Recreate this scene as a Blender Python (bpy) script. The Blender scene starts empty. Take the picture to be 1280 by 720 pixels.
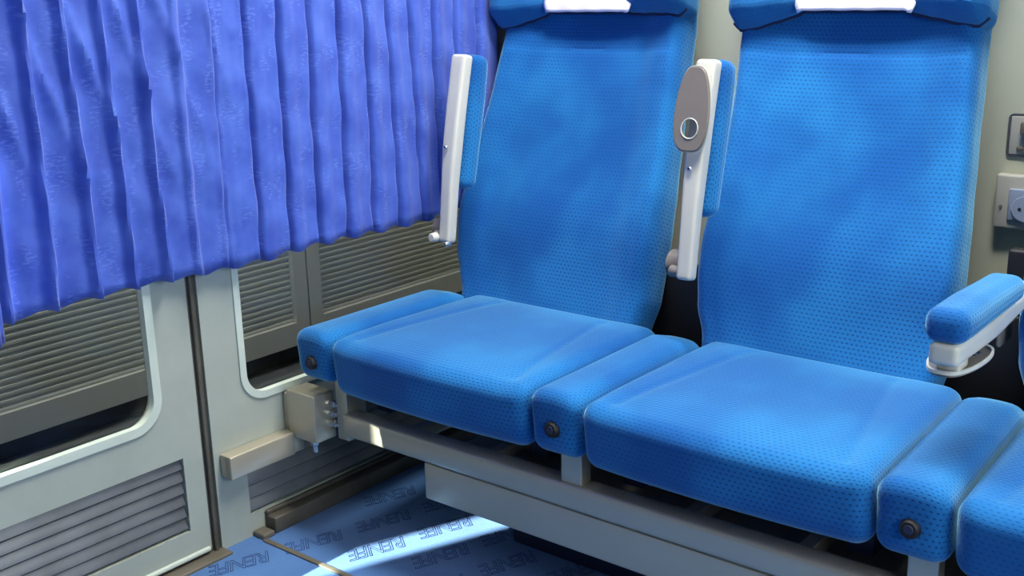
import bpy, bmesh, math, random
from mathutils import Vector, Matrix
random.seed(4)
S = bpy.context.scene
C = S.collection
PI = math.pi

# ------------------------------------------------------------------ camera
cd = bpy.data.cameras.new('camera'); cam = bpy.data.objects.new('camera', cd); C.objects.link(cam)
r = Vector((0.77946245, 0.62599789, -0.02376831)); u = Vector((-0.1454095, 0.21770134, 0.9651229))
f = Vector((-0.60933929, 0.74882092, -0.26071605))
m = Matrix((r, u, -f)).transposed().to_4x4(); m.translation = Vector((1.75542161, -1.38823912, 1.08648187))
cam.matrix_world = m
cd.sensor_width = 36; cd.lens = 36 * 1400.33 / 1280; cd.clip_start = 0.02
S.camera = cam

# ------------------------------------------------------------------ world, sun, daylight, exposure
w = bpy.data.worlds.new('world'); S.world = w; w.use_nodes = True
bg = w.node_tree.nodes['Background']; bg.inputs[0].default_value = (0.62, 0.78, 1, 1); bg.inputs[1].default_value = 1.0
SUN_STRENGTH = 60; WINDOW_W = 15; CEIL_W = 62; CORR_W = 48
sd = bpy.data.lights.new('sun', 'SUN'); sd.energy = SUN_STRENGTH; sd.angle = 0.008; sd.color = (1, .95, .86)
so = bpy.data.objects.new('sun', sd); C.objects.link(so)
so.rotation_euler = Vector((0.39, 0.92, -0.60)).to_track_quat('-Z', 'Y').to_euler(); so.location = (-3, -6, 5)
def area(name, loc, d, sx, sy, e, col):
    l = bpy.data.lights.new(name, 'AREA'); l.shape = 'RECTANGLE'; l.size = sx; l.size_y = sy; l.energy = e; l.color = col
    o = bpy.data.objects.new(name, l); C.objects.link(o); o.location = loc
    o.rotation_euler = Vector(d).to_track_quat('-Z', 'Y').to_euler(); return o
area('window_daylight', (2.50, -0.48, 1.16), (-1, -.04, -.22), 0.85, 0.66, WINDOW_W, (.93, .97, 1))
area('ceiling_fill', (1.0, 0.16, 2.34), (0, 0, -1), 1.2, 0.3, CEIL_W, (1, .96, .9))  # unseen fill, added to brighten the cushion tops from above
area('corridor_fill', (-0.45, 0.1, 2.28), (0, 0, -1), 0.3, 2.2, CORR_W, (1, .97, .90))  # unseen fill, added so the corridor panels do not stay dark
vs = S.view_settings; vs.view_transform = 'Standard'; vs.look = 'None'; vs.gamma = 1; vs.use_curve_mapping = False
vs.exposure = 0.17

# ------------------------------------------------------------------ materials
def srgb(h):
    v = [int(h[i:i+2], 16) / 255 for i in (0, 2, 4)]
    return tuple(x / 12.92 if x <= .04045 else ((x + .055) / 1.055) ** 2.4 for x in v) + (1,)
class NT:
    def __init__(s, name):
        s.m = bpy.data.materials.new(name); s.m.use_nodes = True; s.t = s.m.node_tree; s.b = s.t.nodes['Principled BSDF']
    def n(s, kind, **k):
        x = s.t.nodes.new(kind)
        for a, v in k.items(): setattr(x, a, v)
        return x
    def l(s, a, b): s.t.links.new(a, b)
    def math(s, op, a, b=None, c=None, clamp=False):
        x = s.n('ShaderNodeMath', operation=op); x.use_clamp = clamp
        for i, v in enumerate((a, b, c)):
            if v is None: continue
            if isinstance(v, (int, float)): x.inputs[i].default_value = v
            else: s.l(v, x.inputs[i])
        return x.outputs[0]
    def noise(s, scale, detail=3, rough=.5, vec=None, sc=None):
        x = s.n('ShaderNodeTexNoise'); x.inputs['Scale'].default_value = scale; x.inputs['Detail'].default_value = detail
        x.inputs['Roughness'].default_value = rough
        if vec is None: vec = s.n('ShaderNodeTexCoord').outputs['Object']
        if sc:
            mp = s.n('ShaderNodeMapping'); mp.inputs['Scale'].default_value = sc; s.l(vec, mp.inputs[0]); vec = mp.outputs[0]
        s.l(vec, x.inputs['Vector']); return x.outputs['Fac']
    def mix(s, fac, a, b):
        x = s.n('ShaderNodeMix', data_type='RGBA')
        if isinstance(fac, (int, float)): x.inputs[0].default_value = fac
        else: s.l(fac, x.inputs[0])
        for i, v in ((6, a), (7, b)):
            if isinstance(v, tuple): x.inputs[i].default_value = v
            else: s.l(v, x.inputs[i])
        return x.outputs[2]
    def ramp(s, v, a, b):
        x = s.n('ShaderNodeMapRange'); x.interpolation_type = 'SMOOTHSTEP'
        s.l(v, x.inputs[0]); x.inputs[1].default_value = a; x.inputs[2].default_value = b; return x.outputs[0]
    def bump(s, h, strength, dist):
        x = s.n('ShaderNodeBump'); x.inputs['Strength'].default_value = strength; x.inputs['Distance'].default_value = dist
        s.l(h, x.inputs['Height']); s.l(x.outputs[0], s.b.inputs['Normal'])
    def set(s, **k):
        for a, v in k.items():
            i = s.b.inputs[a.replace('_', ' ')]
            if isinstance(v, (int, float, tuple)): i.default_value = v
            else: s.l(v, i)
        return s.m

def fabric(name, base, light, dark, dots=.75, pu=.0098, pv=.0082, sheen=.35):
    t = NT(name)
    uv = t.n('ShaderNodeUVMap').outputs[0]; sp = t.n('ShaderNodeSeparateXYZ'); t.l(uv, sp.inputs[0])
    V = t.math('DIVIDE', sp.outputs[1], pv); row = t.math('FLOOR', V)
    off = t.math('MULTIPLY', t.math('FLOORED_MODULO', row, 2.0), .5)
    U = t.math('ADD', t.math('DIVIDE', sp.outputs[0], pu), off)
    fu = t.math('SUBTRACT', t.math('FRACT', U), .5); fv = t.math('SUBTRACT', t.math('FRACT', V), .5)
    d = t.math('SQRT', t.math('ADD', t.math('POWER', t.math('MULTIPLY', fu, 1.0), 2.0), t.math('POWER', t.math('MULTIPLY', fv, 1.35), 2.0)))
    dot = t.math('SUBTRACT', 1.0, t.ramp(d, .12, .36))
    n1 = t.ramp(t.noise(3.4, 3, .5), .40, .70)
    n2 = t.noise(260, 2, .6)
    n3 = t.ramp(t.noise(2.6, 2, .5), .35, .7)
    c = t.mix(t.math('MULTIPLY', n1, .8), base, light)
    c = t.mix(t.math('MULTIPLY', n2, .18), c, dark)
    k = t.math('MULTIPLY', dot, t.math('MULTIPLY_ADD', n3, .40, dots - .52))
    c = t.mix(k, c, dark)
    h = t.math('SUBTRACT', t.math('MULTIPLY', n2, .35), t.math('MULTIPLY', dot, .8))
    t.bump(h, .35, .0015)
    return t.set(Base_Color=c, Roughness=.85, Sheen_Weight=sheen, Sheen_Roughness=.38, Sheen_Tint=(.42, .85, .95, 1), Specular_IOR_Level=.15)
def paint(name, col, rough=.4, metal=0., var=.06, bump=.0, spec=.5):
    t = NT(name); n = t.noise(9, 4, .6); d = tuple(x * (1 - var * 3) for x in col[:3]) + (1,)
    c = t.mix(t.ramp(n, .3, .75), col, d)
    if bump: t.bump(t.noise(350, 2), bump, .0006)
    return t.set(Base_Color=c, Roughness=t.math('MULTIPLY_ADD', n, .05, rough - .02), Metallic=metal, Specular_IOR_Level=spec)

M = {}
M['fabric'] = fabric('blue_dotted_moquette', srgb('11569c'), srgb('267fbf'), srgb('062868'), dots=.84, sheen=.8)
M['fabric_head'] = fabric('blue_headrest_moquette', srgb('2064a0'), srgb('3078b2'), srgb('124076'), dots=.45)
M['piping'] = paint('dark_blue_piping', srgb('07204c'), .8)
M['shell'] = paint('dark_navy_seat_shell', srgb('12203f'), .6)
M['wall'] = paint('grey_green_painted_metal', srgb('a3aba3'), .38, .0, .03)
M['lip'] = paint('pale_window_seal_rim', srgb('c3cfc6'), .3, .0, .03)
M['vent'] = paint('brushed_grey_vent_metal', srgb('80848a'), .42, .55, .08)
M['vent_dark'] = paint('dark_vent_recess', srgb('15161a'), .7)
M['metal'] = paint('beige_anodised_metal', srgb('bcb5a2'), .28, .45, .01)
M['plinth'] = paint('worn_brown_metal_skirting', srgb('6b675c'), .5, .3, .12)
M['steel'] = paint('shiny_steel', srgb('cfd2d2'), .2, .9, .03)
M['white'] = paint('pale_cream_plastic', srgb('c6c6bd'), .28, .0, .02)
M['taupe'] = paint('taupe_plastic', srgb('77716a'), .35, .0, .04)
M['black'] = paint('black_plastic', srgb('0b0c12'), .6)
M['cream'] = paint('cream_back_wall_laminate', srgb('d8dbc4'), .45, .0, .015)
M['front'] = paint('dusky_blue_end_panel', srgb('44546f'), .6)
M['ceil'] = paint('off_white_ceiling', srgb('c8c8c0'), .6)
M['socket'] = paint('blue_grey_socket_face', srgb('9fb0cc'), .35)
M['trim'] = paint('tan_carpet_joint_strip', srgb('6d685c'), .5, .2, .05)
M['heater'] = paint('corridor_ribbed_aluminium', srgb('a9aaa5'), .38, .3, .01)
M['corr_floor'] = paint('dark_corridor_floor', srgb('3a3d42'), .45, .0, .15)
M['corr_wall'] = paint('corridor_wall_laminate', srgb('b0aea4'), .45)
# carpet
t = NT('blue_carpet'); n = t.noise(420, 3, .7); n2 = t.ramp(t.noise(7, 3), .35, .7)
c = t.mix(n, srgb('39659f'), srgb('5683bd')); c = t.mix(t.math('MULTIPLY', n2, .35), c, srgb('35598e')); t.bump(n, .6, .002)
M['carpet'] = t.set(Base_Color=c, Roughness=.95, Sheen_Weight=.25, Specular_IOR_Level=.1)
M['print'] = paint('navy_carpet_print', srgb('243a74'), .95)
# curtain: slightly translucent satin with a faint woven motif
t = NT('blue_satin_curtain')
uv = t.n('ShaderNodeUVMap').outputs[0]
nn = t.noise(26, 2, .5, uv, (1, .5, 1)); motif = t.math('MULTIPLY', t.ramp(nn, .50, .62), t.ramp(t.noise(150, 2, .5, uv, (.5, 1.6, 1)), .48, .60))
n2 = t.ramp(t.noise(14, 3, .55, uv), .3, .75)
c = t.mix(n2, srgb('425fc8'), srgb('5678da')); c = t.mix(t.math('MULTIPLY', motif, .5), c, srgb('6f8fe6'))
t.bump(t.math('ADD', t.noise(28, 3, .5, uv), t.math('MULTIPLY', motif, .4)), .22, .002)
M['curtain'] = t.set(Base_Color=c, Roughness=.5, Sheen_Weight=.3, Specular_IOR_Level=.35)
tr = t.n('ShaderNodeBsdfTranslucent'); t.l(c, tr.inputs[0]); mx = t.n('ShaderNodeMixShader'); mx.inputs[0].default_value = .3
t.l(t.b.outputs[0], mx.inputs[1]); t.l(tr.outputs[0], mx.inputs[2]); t.l(mx.outputs[0], t.t.nodes['Material Output'].inputs[0])
# towel with lilac print
t = NT('white_headrest_cloth'); uv = t.n('ShaderNodeUVMap').outputs[0]; sp = t.n('ShaderNodeSeparateXYZ'); t.l(uv, sp.inputs[0])
n = t.noise(60, 2, .5, uv)
inx = t.math('MULTIPLY', t.math('GREATER_THAN', sp.outputs[0], .26), t.math('LESS_THAN', sp.outputs[0], .82))
iny = t.math('MULTIPLY', t.math('GREATER_THAN', sp.outputs[1], .115), t.math('LESS_THAN', sp.outputs[1], .5))
br = t.math('GREATER_THAN', t.math('FRACT', t.math('MULTIPLY', sp.outputs[0], 5.3)), .3)
mk = t.math('MULTIPLY', t.math('MULTIPLY', inx, iny), br)
c = t.mix(t.math('MULTIPLY', mk, .75), srgb('e6e2ee'), srgb('6a5a9e')); t.bump(n, .2, .001)
M['towel'] = t.set(Base_Color=c, Roughness=.8)
# glass
def glass(name, tint, refl=.10, clear=.9):
    t = NT(name); tp = t.n('ShaderNodeBsdfTransparent'); tp.inputs[0].default_value = tint
    gl = t.n('ShaderNodeBsdfGlossy'); gl.inputs['Roughness'].default_value = .03
    lw = t.n('ShaderNodeLayerWeight'); lw.inputs[0].default_value = .5; mx = t.n('ShaderNodeMixShader')
    t.l(t.math('MULTIPLY_ADD', t.math('POWER', lw.outputs['Facing'], 4.0), .7, .03), mx.inputs[0]); t.l(tp.outputs[0], mx.inputs[1]); t.l(gl.outputs[0], mx.inputs[2])
    t.l(mx.outputs[0], t.t.nodes['Material Output'].inputs[0]); return t.m
M['glass'] = glass('clear_glass', (.93, .96, .95, 1))

# ------------------------------------------------------------------ helpers
def tag(o, label=None, cat=None, group=None, kind=None):
    if label: o['label'] = label
    if cat: o['category'] = cat
    if group: o['group'] = group
    if kind: o['kind'] = kind
    return o
def empty(name, loc, label, cat, group=None):
    o = bpy.data.objects.new(name, None); C.objects.link(o); o.location = loc; o.empty_display_size = .05
    return tag(o, label, cat, group)
def link(name, bm, mat, parent=None, smooth=True, label=None):
    """bm is in world coordinates; a parented mesh is moved into its parent's space"""
    if parent is not None:
        p = parent; off = Vector((0, 0, 0))
        while p is not None: off += p.location; p = p.parent
        bmesh.ops.translate(bm, verts=bm.verts, vec=-off)
    me = bpy.data.meshes.new(name); bmesh.ops.recalc_face_normals(bm, faces=bm.faces); bm.to_mesh(me); bm.free()
    if smooth:
        me.polygons.foreach_set('use_smooth', [True] * len(me.polygons))
        me.set_sharp_from_angle(angle=math.radians(40))
    if isinstance(mat, (list, tuple)):
        for x in mat: me.materials.append(M[x])
    else: me.materials.append(M[mat])
    o = bpy.data.objects.new(name, me); C.objects.link(o)
    if parent is not None: o.parent = parent
    if label: o['label'] = label
    return o
def rbox(bm, x0, x1, y0, y1, z0, z1, rad=.004, n=(2, 2, 2), fn=None, k=3, mi=0):
    """rounded box with gridded faces and metric UVs; fn(x,y,z)->(x,y,z) bends it afterwards"""
    c = ((x0+x1)/2, (y0+y1)/2, (z0+z1)/2); h = ((x1-x0)/2, (y1-y0)/2, (z1-z0)/2)
    rad = min(rad, *[q*.999 for q in h])
    def ticks(H, n):
        inner = H - rad; L = []
        for i in range(k + 1): L.append(-H + rad * (1 - math.cos(PI/2 * i / k)) if i < k else -inner)
        for i in range(1, n): L.append(-inner + 2 * inner * i / n)
        return L + [-q for q in reversed(L[:k+1])]
    T = [ticks(h[i], n[i]) for i in range(3)]
    uvl = bm.loops.layers.uv.verify(); cache = {}
    def vert(p):
        key = tuple(round(q, 7) for q in p)
        if key not in cache:
            q = [max(-(h[i]-rad), min(h[i]-rad, p[i])) for i in range(3)]
            d = [p[i]-q[i] for i in range(3)]; L = math.sqrt(sum(e*e for e in d)) or 1
            s = [c[i] + q[i] + d[i]/L*rad for i in range(3)]
            if fn: s = fn(*s)
            cache[key] = bm.verts.new(s)
        return cache[key]
    for ax in range(3):
        a, b_ = [(1, 2), (0, 2), (0, 1)][ax]
        for sg in (-1, 1):
            for i in range(len(T[a])-1):
                for j in range(len(T[b_])-1):
                    P = []
                    for (ii, jj) in ((i, j), (i+1, j), (i+1, j+1), (i, j+1)):
                        p = [0, 0, 0]; p[ax] = sg*h[ax]; p[a] = T[a][ii]; p[b_] = T[b_][jj]; P.append(p)
                    vs_ = [vert(p) for p in P]
                    if len(set(vs_)) < 3: continue
                    if len(set(vs_)) < 4:
                        s2 = []; P2 = []
                        for v, p in zip(vs_, P):
                            if v not in s2: s2.append(v); P2.append(p)
                        vs_, P = s2, P2
                    try: fc = bm.faces.new(vs_)
                    except ValueError: continue
                    fc.material_index = mi
                    for lp, p in zip(fc.loops, P):
                        X, Y, Z = (p[q] + c[q] for q in range(3))
                        lp[uvl].uv = {0: (Y, Z + X*sg), 1: (X, Z), 2: (X, Y*sg + z1 - y0)}[ax]
    return bm
def cyl(bm, p0, p1, r0, r1=None, n=20, bev=0):
    p0 = Vector(p0); p1 = Vector(p1); d = p1 - p0; r1 = r0 if r1 is None else r1
    q = d.to_track_quat('Z', 'Y'); L = d.length
    prof = [(0, 0), (r0 - bev, 0), (r0, bev), (r1, L - bev), (r1 - bev, L), (0, L)] if bev else [(0, 0), (r0, 0), (r1, L), (0, L)]
    rings = []
    for rr, z in prof:
        if rr == 0: rings.append([bm.verts.new(p0 + q @ Vector((0, 0, z)))])
        else: rings.append([bm.verts.new(p0 + q @ Vector((rr*math.cos(2*PI*i/n), rr*math.sin(2*PI*i/n), z))) for i in range(n)])
    for a, b_ in zip(rings, rings[1:]):
        for i in range(n):
            j = (i+1) % n
            if len(a) == 1: bm.faces.new((a[0], b_[i], b_[j]))
            elif len(b_) == 1: bm.faces.new((a[i], a[j], b_[0]))
            else: bm.faces.new((a[i], a[j], b_[j], b_[i]))
    return bm
def tube(bm, pts, rad, n=8):
    pts = [Vector(p) for p in pts]; rings = []
    for i, p in enumerate(pts):
        d = (pts[min(i+1, len(pts)-1)] - pts[max(i-1, 0)]).normalized(); q = d.to_track_quat('Z', 'Y')
        rings.append([bm.verts.new(p + q @ Vector((rad*math.cos(2*PI*k/n), rad*math.sin(2*PI*k/n), 0))) for k in range(n)])
    for a, b_ in zip(rings, rings[1:]):
        best = min(range(n), key=lambda s: (a[0].co - b_[s].co).length)
        for i in range(n): bm.faces.new((a[i], a[(i+1) % n], b_[(i+1+best) % n], b_[(i+best) % n]))
    bm.faces.new(rings[0]); bm.faces.new(rings[-1]); return bm
def prism(bm, loops, fill, x0, x1, axis='x'):
    """extrude a polygon with holes: loops = list of [(a,b)...]; axis = extrusion axis"""
    P = (lambda a, b_, t: (t, a, b_)) if axis == 'x' else (lambda a, b_, t: (a, t, b_)) if axis == 'y' else (lambda a, b_, t: (a, b_, t))
    ed = []
    for L in loops:
        vs_ = [bm.verts.new(P(a, b_, x0)) for a, b_ in L]
        ed += [bm.edges.new((vs_[i], vs_[(i+1) % len(vs_)])) for i in range(len(vs_))]
    g = bmesh.ops.triangle_fill(bm, use_beauty=True, edges=ed)
    fs = [x for x in g['geom'] if isinstance(x, bmesh.types.BMFace)]
    e = bmesh.ops.extrude_face_region(bm, geom=fs)
    d = Vector(P(0, 0, x1 - x0)) if axis == 'x' else Vector({'y': (0, x1-x0, 0), 'z': (0, 0, x1-x0)}[axis])
    bmesh.ops.translate(bm, verts=[v for v in e['geom'] if isinstance(v, bmesh.types.BMVert)], vec=d)
    return bm
def rrect(a0, a1, b0, b1, rad, n=8):
    L = []
    for (ca, cb, s) in ((a1-rad, b1-rad, 0), (a0+rad, b1-rad, 1), (a0+rad, b0+rad, 2), (a1-rad, b0+rad, 3)):
        for i in range(n+1):
            t_ = PI/2*(s + i/n); L.append((ca + rad*math.cos(t_), cb + rad*math.sin(t_)))
    return L
def rect(a0, a1, b0, b1): return [(a0, b0), (a1, b0), (a1, b1), (a0, b1)]
def interp(tab, v):
    if v <= tab[0][0]: return tab[0][1]
    for (a, x), (b_, y) in zip(tab, tab[1:]):
        if v <= b_:
            q = (v-a)/(b_-a); q = q*q*(3-2*q)*.5 + q*.5
            return x + (y-x)*q
    return tab[-1][1]
def NB(): return bmesh.new()

YB = 0.80       # back wall
YF = -2.10      # opposite wall
XR = 2.55       # outer wall
H = 2.40
CX = -0.90      # corridor outer wall

# ------------------------------------------------------------------ room shell
def struct(name, bm, mat, parent=None, smooth=False, label=None):
    o = link(name, bm, mat, parent, smooth, label)
    if parent is None: o['kind'] = 'structure'
    return o
b = NB(); rbox(b, -.012, XR, YF, YB, -.05, 0, .002); struct('floor', b, 'carpet')
b = NB(); rbox(b, CX, -.035, -3.3, 1.7, -.06, -.004, .002); struct('floor_corridor', b, 'corr_floor')
b = NB(); rbox(b, CX-.05, XR+.05, -3.35, 1.75, H, H+.05, .002); struct('ceiling', b, 'ceil')
b = NB(); rbox(b, -.03, XR+.05, YB, YB+.05, -.02, H, .002); struct('wall_back', b, 'cream')
b = NB(); rbox(b, -.03, XR+.05, YF-.05, YF, -.02, H, .002); struct('wall_front', b, 'front')
b = NB(); prism(b, [rect(YF-.05, YB+.05, -.02, H), rrect(-1.42, -.02, .82, 1.82, .06)], None, XR, XR+.05); struct('wall_right', b, 'cream')
b = NB(); prism(b, [rrect(-1.46, .02, .78, 1.86, .08), rrect(-1.42, -.02, .82, 1.82, .06)], None, XR-.015, XR+.02)
wf = struct('window_2', b, 'lip')
b = NB(); rbox(b, XR+.004, XR+.010, -1.415, -.025, 1.50, 1.815, .002); link('added_blind', b, 'front', wf)  # unseen blind, added to go with the lowered window daylight
b = NB(); rbox(b, XR+.02, XR+.026, -1.43, -.01, .81, 1.83, .001); link('pane', b, 'glass', wf)
# corridor outer wall, with an unseen upper slit added to shape the sun into a blade
b = NB(); prism(b, [rect(-3.35, 1.75, -.05, H), rrect(-2.89, -2.63, 1.45, 2.32, .02)], None, CX-.03, CX); struct('wall_corridor', b, 'corr_wall')
b = NB(); prism(b, [rrect(-2.92, -2.60, 1.42, 2.35, .03), rrect(-2.89, -2.63, 1.45, 2.32, .02)], None, CX-.005, CX+.006)
wc = struct('sun_slit', b, 'lip')
b = NB(); rbox(b, CX-.02, CX-.016, -2.90, -2.62, 1.44, 2.33, .001); link('pane', b, 'glass', wc)
b = NB(); rbox(b, CX-.05, 0, -3.35, -3.3, -.06, H, .002); struct('wall_corridor_front', b, 'corr_wall')
b = NB(); rbox(b, CX-.05, 0, 1.7, 1.75, -.06, H, .002); struct('wall_corridor_back', b, 'corr_wall')
b = NB(); rbox(b, -.03, 0, YB+.05, 1.7, -.06, H, .002); rbox(b, -.03, 0, -3.3, -1.22, -.06, H, .002); struct('wall_corridor_inner', b, 'corr_wall')

# partition: fixed glazed panel (wall_left) on the right of the joint, sliding door on its left
PZ0, PZ1 = .308, 2.0
P2 = (-.090, .62); P1 = (-.94, -.285); LZ = (.062, .222)
def louvre(bm, y0, y1, z0, z1, n, x=-.006):
    for i in range(n):
        za = z0 + (z1-z0)*i/n; zb = z0 + (z1-z0)*(i+1)/n
        def fn(X, Y, Z, za=za, zb=zb): return (X - .010*((Z-za)/(zb-za)), Y, Z)
        rbox(bm, x-.004, x+.004, y0, y1, za+.0035, zb-.001, .0015, (1, 8, 1), fn, k=2)
b = NB(); prism(b, [rect(-.176, YB, -.01, H), rrect(P2[0], P2[1], PZ0-.015, PZ1, .055), rect(-.100, .60, LZ[0]-.014, LZ[1]-.03)], None, -.03, 0)
wl = struct('wall_left', b, 'wall')
def lip(y0, y1, z0, z1, rad, parent, x0=-.012, x1=.0035):
    b = NB(); prism(b, [rrect(y0-.006, y1+.006, z0-.006, z1+.006, rad+.006, 12), rrect(y0+.009, y1-.009, z0+.009, z1-.009, rad-.008, 12)], None, x0, x1)
    es = [e for e in b.edges if all(abs(v.co.x-x1) < 1e-5 for v in e.verts) and len(e.link_faces) == 2 and any(abs(f_.normal.x) < .5 for f_ in e.link_faces)]
    b.normal_update()
    es = [e for e in b.edges if all(abs(v.co.x-x1) < 1e-5 for v in e.verts) and len(e.link_faces) == 2 and any(abs(f_.normal.x) < .5 for f_ in e.link_faces)]
    bmesh.ops.bevel(b, geom=es, offset=.003, segments=2, affect='EDGES')
    return link('window_rim', b, 'lip', parent, True)
win = NB(); prism(win, [rrect(P2[0]-.006, P2[1]+.006, PZ0-.021, PZ1+.006, .061, 12), rrect(P2[0]+.009, P2[1]-.009, PZ0-.006, PZ1-.009, .047, 12)], None, -.012, .0035)
w1 = struct('window_1', win, 'lip', None, True)
b = NB(); rbox(b, -.020, -.015, P2[0]-.01, P2[1]+.01, PZ0-.025, PZ1+.01, .001); link('pane', b, 'glass', w1)
b = NB(); louvre(b, -.099, .599, LZ[0]-.013, LZ[1]-.031, 5); link('vent_slats', b, 'vent', wl)
b = NB(); rbox(b, -.029, -.022, -.11, .61, LZ[0]-.02, LZ[1]-.02, .001); link('vent_backing', b, 'vent_dark', wl)
# the sliding door
b = NB(); prism(b, [rect(-1.20, -.199, .018, H-.1), rrect(P1[0], P1[1], PZ0, PZ1, .055), rect(-.93, -.243, .070, .224)], None, -.030, -.002)
d1 = struct('door_1', b, 'wall')
b = NB(); prism(b, [rrect(P1[0]-.008, P1[1]+.008, PZ0-.008, PZ1+.008, .063, 12), rrect(P1[0]+.009, P1[1]-.009, PZ0+.009, PZ1-.009, .047, 12)], None, -.012, .003)
link('window_rim', b, 'lip', d1)
b = NB(); rbox(b, -.020, -.015, P1[0]-.01, P1[1]+.01, PZ0-.01, PZ1+.01, .001); link('pane', b, 'glass', d1)
b = NB(); louvre(b, -.929, -.244, .072, .222, 6, -.008); link('vent_slats', b, 'vent', d1)
b = NB(); rbox(b, -.029, -.024, -.94, -.235, .062, .232, .001); link('vent_backing', b, 'vent_dark', d1)
b = NB(); rbox(b, -.006, .004, -1.20, -.203, .012, .022, .004); link('bottom_edge', b, 'lip', d1)
# post strip in the joint, threshold
b = NB(); rbox(b, -.03, -.006, -.199, -.176, 0, H, .002); rbox(b, -.02, .003, -.193, -.186, 0, H, .003); struct('trim_1', b, 'plinth', None, True)
b = NB(); rbox(b, -.034, -.006, -1.22, -.18, -.01, .006, .002); struct('trim_2', b, 'vent_dark')
b = NB(); rbox(b, -.008, .030, -1.22, -.172, -.004, .006, .003, (1, 12, 1)); struct('trim_3', b, 'trim', None, True)
b = NB(); rbox(b, -.03, 0, -1.22, -1.20, -.01, H, .002); rbox(b, -.03, 0, -1.20, -.199, H-.095, H, .002); struct('trim_4', b, 'wall')
# skirting bar under the fixed panel
b = NB(); rbox(b, .001, .034, -.066, YB-.005, .0, .036, .004, (1, 14, 1)); rbox(b, .001, .010, -.066, YB-.005, .036, .046, .003, (1, 14, 1)); struct('baseboard_left', b, 'plinth', None, True)
# carpet joint strip and border in front of the skirting
b = NB(); rbox(b, .036, XR-.01, -.104, -.092, -.002, .004, .002, (30, 1, 1)); struct('trim_5', b, 'trim', None, True)
b = NB(); rbox(b, .0, .036, -.100, -.07, -.002, .012, .004); struct('trim_6', b, 'trim', None, True)

# ribbed aluminium heater panels along the corridor
def heater(y0, y1, z0, z1, label):
    root = empty('heater_panel', ((CX+.0), (y0+y1)/2, z0), label, 'heater panel', 'ribbed heater panels along the corridor')
    b = NB(); prism(b, [rect(y0, y1, z0, z1), rect(y0+.05, y1-.05, z0+.07, z1-.05)], None, CX+.03, CX+.12); link('frame', b, 'heater', root, False)
    b = NB(); n = int((z1-z0-.12)/.0175); x = CX+.100
    uvl = b.loops.layers.uv.verify(); prev = None
    for i in range(n+1):
        za = z0+.07 + (z1-z0-.12)*i/n
        row = []
        for (dx, dz) in ((0, 0), (.005, .002), (.005, .0085), (0, .0105)):
            if i == n and dz > 0: break
            row.append((x+dx, za+dz))
        for (X, Z) in row:
            cur = (b.verts.new((X, y0+.05, Z)), b.verts.new((X, y1-.05, Z)))
            if prev: b.faces.new((prev[0], prev[1], cur[1], cur[0]))
            prev = cur
    link('ribbed_grille', b, 'heater', root, False)
    return root
heater(-1.92, .752, .055, .86, 'long ribbed metal heater panel seen through the door glass')
heater(.758, 1.68, .055, .86, 'ribbed metal heater panel seen through the fixed pane beside the cushion')
b = NB(); rbox(b, CX+.001, CX+.08, -1.9, 1.68, -.004, .05, .004); struct('baseboard_corridor', b, 'vent_dark')

# ------------------------------------------------------------------ curtains
def curtain(y0, y1, z0, z1, x, pitch, amp, ph, cut=None):
    b = NB(); uvl = b.loops.layers.uv.verify(); ny = int((y1-y0)/.0035); nz = 70; G = []
    for i in range(ny+1):
        y = y0 + (y1-y0)*i/ny; col = []
        for j in range(nz+1):
            v = j/nz; z = z0 + (z1-z0)*v
            q = (y-y0)/pitch + ph + .10*math.sin(3.1*z + y*9) + .03*math.sin(7*z+y*17) + .012*math.sin(38*z + y*60)
            left = max(0, min(1, (.0 - y)/.25))          # left part: soft ripples; right part: knife pleats
            fr = q - math.floor(q)
            ripple = math.exp(-(abs(fr-.5)/.12)**2)*1.15 + .22*math.sin(2*PI*q) + .2
            pleat = 1.05 - math.exp(-((fr-.5)/.075)**2) + .28*math.sin(2*PI*(fr-.5)) * (1 if fr > .5 else .4)
            a = amp*(ripple*left + pleat*(1-left))
            # low diagonal ridges, shaped to stand in for moire sheen at the upper left
            dg = (y*1.0 + (z-.6)*.28)/.085; g = abs((dg - math.floor(dg)) - .5)*2
            a += .011*left*max(0, min(1, (z-.68)/.25))*(g**5)
            a += .0025*math.sin(31*y + 9*z) * math.sin(17*z) + .0015*math.sin(60*z+40*y)
            a *= .55 + .45*(1-v*.4)
            zz = z
            if j == 0: zz = z0 + .004*math.sin(2*PI*q) + .003*math.sin(13*y)
            col.append((b.verts.new((x + a, y + .004*math.sin(2*PI*q)*(1-left), zz)), (y*1.25, z)))
        G.append(col)
    for i in range(ny):
        for j in range(nz):
            c4 = [G[i][j], G[i+1][j], G[i+1][j+1], G[i][j+1]]
            fc = b.faces.new([c[0] for c in c4])
            for lp, c in zip(fc.loops, c4): lp[uvl].uv = c[1]
    # hem: a doubled strip along the bottom
    return b
def curtain_obj(label, *a, **k):
    b = curtain(*a, **k); o = link('curtain', b, 'curtain', None, True); tag(o, label, 'curtain')
    md = o.modifiers.new('thickness', 'SOLIDIFY'); md.thickness = .0015; return o
curtain_obj('wide blue satin curtain with pleats hanging over the partition window', -.68, .70, .583, 1.93, .018, .0735, .021, .77)
curtain_obj('blue satin curtain at the far left, cut by the edge of the picture', -1.16, -.576, .562, 1.93, .052, .08, .022, .45)
b = NB(); cyl(b, (.05, -1.17, 1.95), (.05, .79, 1.95), .008, n=12)
rd = empty('curtain_rail', (.05, -.2, 1.95), 'thin metal rail that carries both curtains over the partition', 'curtain rail')
link('rod', b, 'steel', rd)
for yy in (-1.15, -.2, .78):
    b = NB(); cyl(b, (0.001, yy, 1.95), (.05, yy, 1.95), .006, n=10); link('bracket', b, 'steel', rd)

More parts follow.
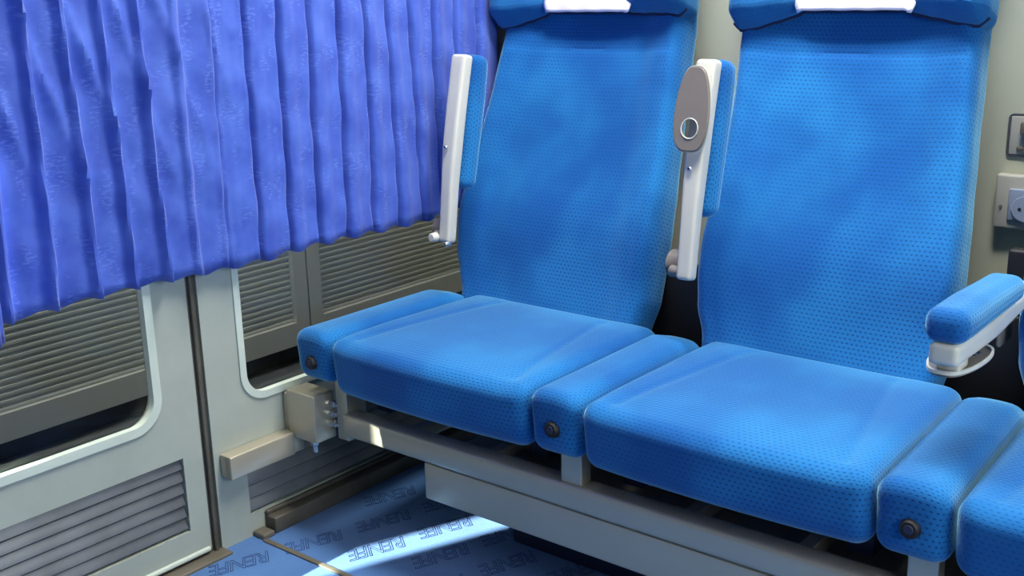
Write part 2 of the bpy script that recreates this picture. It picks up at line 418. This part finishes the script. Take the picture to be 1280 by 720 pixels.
# ------------------------------------------------------------------ seats
def YP(z): return .467 + (min(z, 1.0)-.41)*(.69-.467)/.59 + max(0, z-1.0)*.12        # front plane of the backrest
NORM = Vector((0, -.59, .223)).normalized(); ALONG = Vector((0, .223, .59)).normalized()
def make_cushion(root, x0, x1, lab=None):
    cx = (x0+x1)/2; hw = (x1-x0)/2
    def fn(X, Y, Z):
        s = (Y-0)/.47; a = (X-cx)/hw
        top = max(0, min(1, (Z-.36)/.06))
        crown = .010*(1-a**4)*(1-(2*s-1)**4 if 0 < s < 1 else 0)
        g = abs(a) - (.82 - .30*s)
        groove = -.0024*math.exp(-(g/.036)**2)*(1 if .08 < s < .9 else 0)
        bol = .006*max(0, min(1, g*6))*max(0, min(1, 1.2-s))
        Z2 = Z + top*(crown + groove + bol - .012*s)
        Y2 = Y - .012*(1-a*a)*max(0, 1-abs(s)*6) - (Z < .40)*0 + (.41-Z)*.12*(s < .2)*(Z < .41)
        return (X - .02*max(0, s), Y2, Z2)
    b = NB(); rbox(b, x0, x1, -.004, .475, .311, .425, .029, (64, 50, 6), fn, k=6)
    return link('seat_cushion', b, 'fabric', root)
def back_tab(L, R): return L, R
LTAB = [(.36, -.20), (.415, -.216), (.45, -.232), (.50, -.250), (.60, -.266), (.70, -.264), (.78, -.259), (.86, -.250), (1.0, -.241), (1.2, -.24)]
LTAB2 = [(.36, -.18), (.415, -.192), (.47, -.214), (.53, -.224), (.60, -.229), (.76, -.226), (.86, -.228), (1.0, -.238), (1.2, -.24)]
RTAB = [(.36, .245), (.41, .262), (.46, .272), (.58, .268), (.65, .262), (.74, .252), (.86, .240), (1.0, .228), (1.2, .225)]
def make_back(root, cx, LT, RT):
    def fn(X, T, Sx):
        z = .36 + (Sx)*.935           # Sx = distance along the back
        a = X                         # -1..1
        l = interp(LT, z); rr = interp(RT, z)
        x = cx + (l + (rr-l)*(a+1)/2)
        bol = .020*max(0, abs(a)-.62)/.38
        dish = -.010*(1-min(1, (abs(a)/.75)**2))
        lum = .016*math.exp(-((z-.57)/.10)**2) - .006*math.exp(-((z-.80)/.12)**2)
        grv = -.004*math.exp(-((z-.952)/.006)**2)*(abs(a) < .93) - .003*math.exp(-((abs(a)-.83)/.02)**2)*(z < .93)*(T < .02)
        front = max(0, min(1, 1 - T/.05))
        out = (bol + dish + lum + grv)*front
        p = Vector((x, YP(z), z)) + NORM*(out - T)
        return tuple(p)
    b = NB()
    # the rounded box is built in real-sized units, then x is normalised to -1..1
    hw = .25
    rbox(b, -hw, hw, 0, .085, 0, .80, .030, (44, 5, 76), lambda X, T, Sx: fn(X/hw, T, Sx), k=6)
    o = link('backrest', b, 'fabric', root)
    # piping along the front edge
    for sg in (-1,):
        pts = []
        for i in range(40):
            z = .40 + .60*i/39; l = interp(LT, z); rr = interp(RT, z); a = .985*sg
            bol = .018; lum = .016*math.exp(-((z-.57)/.10)**2) - .006*math.exp(-((z-.80)/.12)**2)
            x = cx + (l + (rr-l)*(a+1)/2)
            pts.append(Vector((x, YP(z), z)) + NORM*(lum - .012))
        b = NB(); tube(b, pts, .0022, 6); link('piping', b, 'piping', o)
    return o
def make_headrest(root, cx, L, R, lift):
    hw = (R-L)/2; c0 = cx + (L+R)/2
    z0 = .985; hh = .30
    def zbot(a):
        up = lift*max(0, min(1, (a-.40)/.4)); a = abs(a)
        return up + interp([(0, .040), (.40, .040), (.47, .030), (.62, .018), (.80, .004), (.92, .0), (1, .006)], a)
    def fn(X, T, Z):
        a = (X-c0)/hw; k = max(0, 1-(Z-z0)/.10)
        Z2 = Z + zbot(a)*k
        wing = .040*interp([(0, 0), (.38, 0), (.62, .55), (.85, 1), (1, .85)], abs(a))*max(0, min(1, 1 - T/.08))
        wing *= min(1, .2+(Z-z0)/.03)
        p = Vector((X, YP(Z2), Z2)) + NORM*(wing + .028 - T)
        return tuple(p)
    b = NB(); rbox(b, c0-hw, c0+hw, 0, .080, z0, z0+hh, .026, (40, 5, 26), fn, k=6)
    h = link('headrest', b, 'fabric_head', root)
    pts = []
    for i in range(61):
        a = -1 + 2*i/60; e = .010*max(0, (abs(a)-.93)/.07)
        p = fn(c0 + hw*a*.985, .028, z0+.003); pts.append((p[0], p[1]-.004, p[2]-.002+e))
    b = NB(); tube(b, pts, .0035, 6); link('piping', b, 'piping', h)
    return h, fn, c0
def make_towel(name, label, hfn, x0, x1):
    b = NB(); uvl = b.loops.layers.uv.verify(); nx, nz = 30, 34; G = []
    for i in range(nx+1):
        col = []
        for j in range(nz+1):
            X = x0 + (x1-x0)*i/nx; Z = .968 + .27*j/nz
            p = Vector(hfn(X, 0, max(Z, 1.0)))
            zz = p.z if Z > 1.0 else p.z - (1.0-Z)*.9
            if j < 2: X += (.006 if i < 2 else -.006 if i > nx-2 else 0)*(2-j)*.5
            p = Vector((X, YP(zz), zz)) + NORM*(.028 + .004 + .0012*math.sin(i*.9) + (.002 if j < 4 else 0))
            col.append((b.verts.new(p), (i/nx, j/nz)))
        G.append(col)
    for i in range(nx):
        for j in range(nz):
            c4 = [G[i][j], G[i+1][j], G[i+1][j+1], G[i][j+1]]; fc = b.faces.new([c[0] for c in c4])
            for lp, c in zip(fc.loops, c4): lp[uvl].uv = c[1]
    o = link(name, b, 'towel', None); tag(o, label, 'headrest cloth', 'white cloths on the headrests')
    md = o.modifiers.new('thickness', 'SOLIDIFY'); md.thickness = .002; md.offset = 1; return o

seats = [
 (0, LTAB, 'blue dotted train seat nearest the curtained partition'),
 (1, LTAB2, 'blue dotted train seat in the middle, between the raised and the lowered armrest'),
 (2, LTAB2, 'blue dotted train seat at the right edge, mostly cut off by the picture'),
]
for k, LT, lab in seats:
    root = empty('train_seat', (.40+.6*k, .24, .322), lab, 'seat', 'blue train seats in a row')
    make_cushion(root, .157+.6*k, .646+.6*k)
    cx = .31 + .6*k
    make_back(root, cx, LT, RTAB)
    h, hfn, c0 = make_headrest(root, cx, -.262 if k == 0 else -.25, .245, .030 if k == 0 else .010)
    # moulded shell behind the upholstery
    b = NB(); rbox(b, cx-.21, cx+.20, .0, .012, .0, .66, .005, (2, 1, 8), lambda X, T, Sx: tuple(Vector((X, YP(.40+Sx*.935), .40+Sx*.935)) + NORM*(-.085-T)), k=2)
    link('back_shell', b, 'shell', root)
    make_towel('headrest_cloth', ['white cloth with lilac print on the headrest beside the curtain',
        'white cloth with lilac print on the headrest of the middle seat',
        'white cloth with lilac print on the headrest of the seat cut by the right edge'][k], hfn, cx-.112, cx+.118)

# ------------------------------------------------------------------ upholstered blocks between the cushions
for k, lab in enumerate(['narrow blue padded block beside the window wall, black button on its front',
                         'narrow blue padded block between the first and middle seat cushions',
                         'narrow blue padded block under the lowered armrest']):
    x0, x1 = .048+.6*k, .152+.6*k
    root = empty('seat_divider_pad', ((x0+x1)/2, .22, .30), lab, 'seat divider', 'padded blocks between the seats')
    def fn(X, Y, Z, x0=x0, x1=x1):
        s = Y/.47; a = (X-(x0+x1)/2)/.052
        top = max(0, min(1, (Z-.34)/.07))
        dz = top*(.006*(1-a*a) - .010*s - .02*max(0, s-.85)/.15)
        return (X - .02*max(0, s), Y + (.42-Z)*.10*(s < .2), Z + dz)
    b = NB(); rbox(b, x0, x1, 0, .47, .315 if k else .325, .428, .026, (10, 40, 6), fn, k=5)
    link('pad', b, 'fabric', root)
    b = NB(); cx = (x0+x1)/2 + .002
    cyl(b, (cx, .012, .368), (cx, -.004, .370), .0155, .0135, 24, .003); link('button', b, 'black', root, label='black round plug')
    b = NB(); cyl(b, (cx, -.003, .370), (cx, -.0048, .3703), .0075, .0065, 16, .0006); link('button_cap', b, 'shell', root)

# ------------------------------------------------------------------ folding armrests
def armrest(label, px, py, pz, ang, flap, group='folding armrests'):
    """modelled lowered: pivot at the origin, arm runs to -y, pad on +z; then turned about x"""
    root = empty('folding_armrest', (px, py, pz), label, 'armrest', group); root.rotation_euler = (math.radians(ang), 0, 0)
    def lk(name, b, mat, par=root, lab=None):
        me = bpy.data.meshes.new(name); bmesh.ops.recalc_face_normals(b, faces=b.faces); b.to_mesh(me); b.free()
        me.polygons.foreach_set('use_smooth', [True]*len(me.polygons)); me.set_sharp_from_angle(angle=math.radians(42))
        me.materials.append(M[mat]); o = bpy.data.objects.new(name, me); C.objects.link(o); o.parent = par
        if lab: o['label'] = lab
        return o
    def fw(X, Y, Z):      # frame: narrower at the pivot, swelling towards the hand end
        s = -Y/.392; k = interp([(0, .82), (.25, .85), (.55, 1.02), (1, 1.08)], s)
        zz = Z*(1 if Z > 0 else interp([(0, .8), (.5, 1.0), (1, .95)], s)) + .010*math.sin(PI*min(1, max(0, s)))*(-.6)
        return (X*k, Y, zz)
    b = NB(); rbox(b, -.019, .019, -.392, .014, -.016, .016, .008, (6, 26, 4), fw, k=4); lk('frame', b, 'white', lab='pale plastic frame')
    def fp(X, Y, Z):
        s = (-Y-.02)/.39
        th = interp([(0, .72), (.35, .88), (.7, 1), (1, 1)], s)
        return (X*interp([(0, .84), (.2, .98), (.85, 1.04), (1, .95)], s), Y, .014 + (Z-.014)*th)
    b = NB(); rbox(b, -.030, .030, -.396, -.105, .014, .064, .020, (8, 34, 5), fp, k=5); lk('armrest_pad', b, 'fabric')
    b = NB(); cyl(b, (-.003, -.192, -.024), (-.003, -.192, -.0285), .0052, .0045, 16, .001); sc = lk('screw', b, 'steel')
    b = NB(); cyl(b, (-.003, -.192, -.0284), (-.003, -.192, -.0290), .0022, .0022, 6); lk('screw_socket', b, 'black', sc)
    b = NB(); cyl(b, (-.034, .0, .0), (.012, .0, .0), .0105, .0105, 24, .002); lk('pivot_pin', b, 'taupe')
    if flap:
        # egg-shaped plate with a round finger hole, carried on the underside
        L = []; cy0, cy1 = -.376, -.222
        for i in range(48):
            a = 2*PI*i/48; t_ = (1-math.cos(a))/2          # 0 at the free end .. 1 at the wide end
            y = cy0 + (cy1-cy0)*(.5-.5*math.cos(a))
            wd = .0385*(.80+.26*t_)*abs(math.sin(a))**.62*(1 if math.sin(a) >= 0 else -1)
            L.append((wd-.006, y))
        hole = [(-.006+.0165*math.cos(2*PI*i/28), cy1-.042+.0175*math.sin(2*PI*i/28)) for i in range(28)]
        b = NB(); prism(b, [L, hole], None, -.036, -.030, 'z'); b.normal_update()
        es = [e for e in b.edges if len(e.link_faces) == 2 and e.calc_face_angle(0) > 1.0]
        bmesh.ops.bevel(b, geom=es, offset=.0022, segments=3, affect='EDGES'); fl = lk('flap', b, 'taupe', lab='taupe egg-shaped plate with a round hole')
        ring = NB(); tube(ring, [(-.006+.0172*math.cos(2*PI*i/28), cy1-.042+.0182*math.sin(2*PI*i/28), -.0363) for i in range(29)], .0013, 6); lk('hole_rim', ring, 'white', fl)
        L2 = [((x+.006)*1.02-.006, y+(.002 if y > -.30 else -.002)) for x, y in L]
        b = NB(); prism(b, [L2, [((x+.006)*.94-.006, (y+.299)*.96-.299) for x, y in L]], None, -.032, -.027, 'z'); lk('flap_rim', b, 'white', fl)
        b = NB(); rbox(b, -.016, .016, -.366, -.326, -.030, -.012, .004); lk('flap_mount', b, 'white')
    else:
        b = NB(); cyl(b, (-.020, .004, -.012), (-.020, .006, -.030), .0105, .0095, 20, .002); lk('end_cap', b, 'white')
        b = NB(); cyl(b, (.020, .014, -.012), (.020, .016, -.028), .0058, .005, 16, .001); lk('release_pin', b, 'steel')
    return root
RA = -100.5
armrest('raised pale armrest next to the curtain, without a plate', .133, .385, .560, RA, False)
armrest('raised pale armrest between the two full seats, with a taupe holed plate', .732, .385, .562, RA, True)
armrest('lowered blue padded armrest on the right, level over the divider pad', 1.300, .480, .590, 0, True)
# pivot housings on the seat frame
for k in range(3):
    x = [.133, .732, 1.300][k]; py = [.385, .385, .480][k]; pz = [.56, .562, .545][k]
    hb = empty('armrest_hinge', (x, .47, pz-.05), ['hinge housing of the raised armrest by the curtain', 'hinge housing of the raised armrest between the two full seats', 'hinge housing behind the lowered armrest'][k], 'hinge', 'armrest hinge housings')
    b = NB()
    cyl(b, (x-.050, py+.030, pz+.006), (x-.020, py+.030, pz+.006), .027, .025, 28, .003); link('side_disc', b, 'taupe', hb)
    if k == 2: b = NB(); rbox(b, x-.040, x-.032, py+.012, .56, pz-.06, pz-.01, .006); link('hinge_plate', b, 'taupe', hb)
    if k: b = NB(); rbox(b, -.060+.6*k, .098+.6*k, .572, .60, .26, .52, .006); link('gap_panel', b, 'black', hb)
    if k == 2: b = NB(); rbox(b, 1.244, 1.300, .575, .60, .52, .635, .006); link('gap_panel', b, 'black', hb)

# ------------------------------------------------------------------ bench frame under the seats
fr = empty('bench_frame', (1.2, .06, 0), 'long beige metal frame that carries the row of seats', 'bench frame')
XE = 2.5
b = NB(); rbox(b, .142, XE, .036, .080, .210, .258, .0085, (40, 2, 2)); link('front_rail', b, 'metal', fr)
b = NB(); rbox(b, .365, XE, .040, .30, .134, .2085, .003, (30, 2, 2)); link('skirt_box', b, 'metal', fr)
b = NB(); rbox(b, .142, XE, .36, .40, .215, .256, .004, (20, 1, 1)); link('rear_rail', b, 'metal', fr)
for x in (.30, .50, .92, 1.12, 1.5, 1.9, 2.3):
    b = NB(); rbox(b, x-.012, x+.012, .080, .36, .222, .250, .003); link('cross_bar', b, 'metal', fr)
for k in range(4):
    x = .71+.6*k - (.0)
    b = NB(); rbox(b, x-.022, x+.022, .044, .074, .256, .332 if k < 3 else .30, .004); link('support_bracket', b, 'metal', fr)
b = NB(); rbox(b, .118, .150, .046, .10, .196, .326, .003); link('support_bracket', b, 'metal', fr)
b = NB(); rbox(b, .45, XE, .20, .215, 0.0, .134, .003); link('base_panel', b, 'shell', fr)
for xx in (.20, .60, .80, 1.2, 1.4, 1.8):
    b = NB(); rbox(b, xx-.02, xx+.02, .10, .44, .256, .310, .002); link('cushion_bearer', b, 'shell', fr)
for k in range(3):
    b = NB(); x0 = .045+.6*k; rbox(b, x0+.015, x0+.495, .60, .615, .27, .45, .004); rbox(b, x0+.1, x0+.4, .38, .61, .262, .285, .004)
    link('back_support', b, 'shell', fr)

# wall bracket of the frame, bolts
wb = empty('wall_bracket', (.03, -.05, .155), 'boxy beige metal bracket fixed to the partition under the cushion', 'bracket')
b = NB(); rbox(b, .001, .036, -.163, -.0, .156, .205, .003); rbox(b, .001, .030, -.003, .03, .156, .205, .003); link('wall_bar', b, 'metal', wb)
b = NB(); rbox(b, .020, .103, .0, .056, .194, .296, .003); link('bracket_box', b, 'metal', wb)
b = NB(); rbox(b, .001, .020, .005, .050, .20, .285, .003); link('wall_plate', b, 'metal', wb)
for (x, y, z) in ((.113, .046, .270), (.113, .046, .248), (.113, .046, .226)):
    b = NB(); cyl(b, (x-.012, y, z), (x+.005, y, z), .0075, .0068, 6, .001); cyl(b, (x+.003, y, z), (x+.012, y, z), .004, .004, 10, .001); link('bolt', b, 'steel', wb)
b = NB(); cyl(b, (.076, .020, .197), (.076, .020, .180), .011, .010, 6, .001); cyl(b, (.076, .020, .182), (.076, .020, .164), .006, .005, 12, .001); link('bolt', b, 'steel', wb)
b = NB(); cyl(b, (.060, .030, .197), (.060, .030, .176), .007, .006, 10, .001); link('bolt', b, 'steel', wb)

# ------------------------------------------------------------------ fittings on the back wall
sk = empty('power_socket', (1.20, YB, .60), 'white power socket with a blue-grey face between the middle and right seats', 'socket')
b = NB(); rbox(b, 1.158, 1.262, YB-.022, YB, .625, .728, .006, (2, 1, 2)); link('cover_plate', b, 'white', sk)
b = NB(); rbox(b, 1.184, 1.246, YB-.027, YB-.021,   .643, .703, .003); link('socket_face', b, 'socket', sk, label='blue-grey face')
b = NB(); cyl(b, (1.215, YB-.030, .667), (1.215, YB-.0265, .667), .024, .024, 28, .001); link('socket_well', b, 'socket', sk)
for dx in (-.0085, .0095):
    b = NB(); cyl(b, (1.215+dx, YB-.0312, .667), (1.215+dx, YB-.0295, .667), .0028, .0028, 12); link('socket_hole', b, 'black', sk)
b = NB(); cyl(b, (1.171, YB-.024, .668), (1.171, YB-.0215, .668), .003, .003, 12); link('screw', b, 'taupe', sk)
ct = empty('wall_latch', (1.20, YB, .76), 'pale framed recessed latch on the back wall above the power socket', 'latch')
b = NB(); prism(b, [rrect(1.166, 1.246, .758, .838, .010), rrect(1.170, 1.242, .762, .834, .007)], None, YB-.003, YB, 'y'); link('frame', b, 'vent', ct)
b = NB(); rbox(b, 1.171, 1.241, YB-.004, YB-.0005, .763, .833, .0015); link('plate', b, 'white', ct)
b = NB(); rbox(b, 1.190, 1.235, YB-.016, YB-.004, .800, .824, .004); link('handle', b, 'taupe', ct)
b = NB(); rbox(b, 1.185, 1.235, YB-.008, YB-.003, .770, .778, .002); link('catch', b, 'taupe', ct)

# ------------------------------------------------------------------ carpet lettering (outlined, woven into the carpet)
def carpet_word(x, y, k):
    cu = bpy.data.curves.new('carpet_print', 'FONT'); cu.body = 'RENFE'; cu.size = .060; cu.fill_mode = 'NONE'; cu.bevel_depth = .00085; cu.bevel_resolution = 0
    cu.align_x = 'CENTER'; cu.align_y = 'CENTER'; cu.shear = .35; cu.space_character = .92; cu.resolution_u = 3
    cu.materials.append(M['print']); o = bpy.data.objects.new('carpet_print', cu); C.objects.link(o)
    o.location = (x, y, .0006); o.rotation_euler = (0, 0, math.radians(-112)); o.scale = (.76, 1.05, .4)
    return o
dg = None; pts = []
A = Vector((.122, -.035)); va = Vector((.125, .055)); vb = Vector((.050, .150))
for i in range(-3, 6):
    for j in range(-6, 3):
        p = A + va*i + vb*j
        if not (.06 < p.x < 1.1 and -.75 < p.y < .38): continue
        if abs(p.y+.098) < .042: continue
        pts.append(p)
tmp = [carpet_word(p.x, p.y, 0) for p in pts]
bpy.context.view_layer.update(); dg = bpy.context.evaluated_depsgraph_get()
b = NB()
for o in tmp:
    me = bpy.data.meshes.new_from_object(o.evaluated_get(dg)); me.transform(o.matrix_world); b.from_mesh(me); bpy.data.meshes.remove(me)
for o in tmp: bpy.data.objects.remove(o)
lt = link('carpet_lettering', b, 'print', bpy.data.objects['floor'], False)
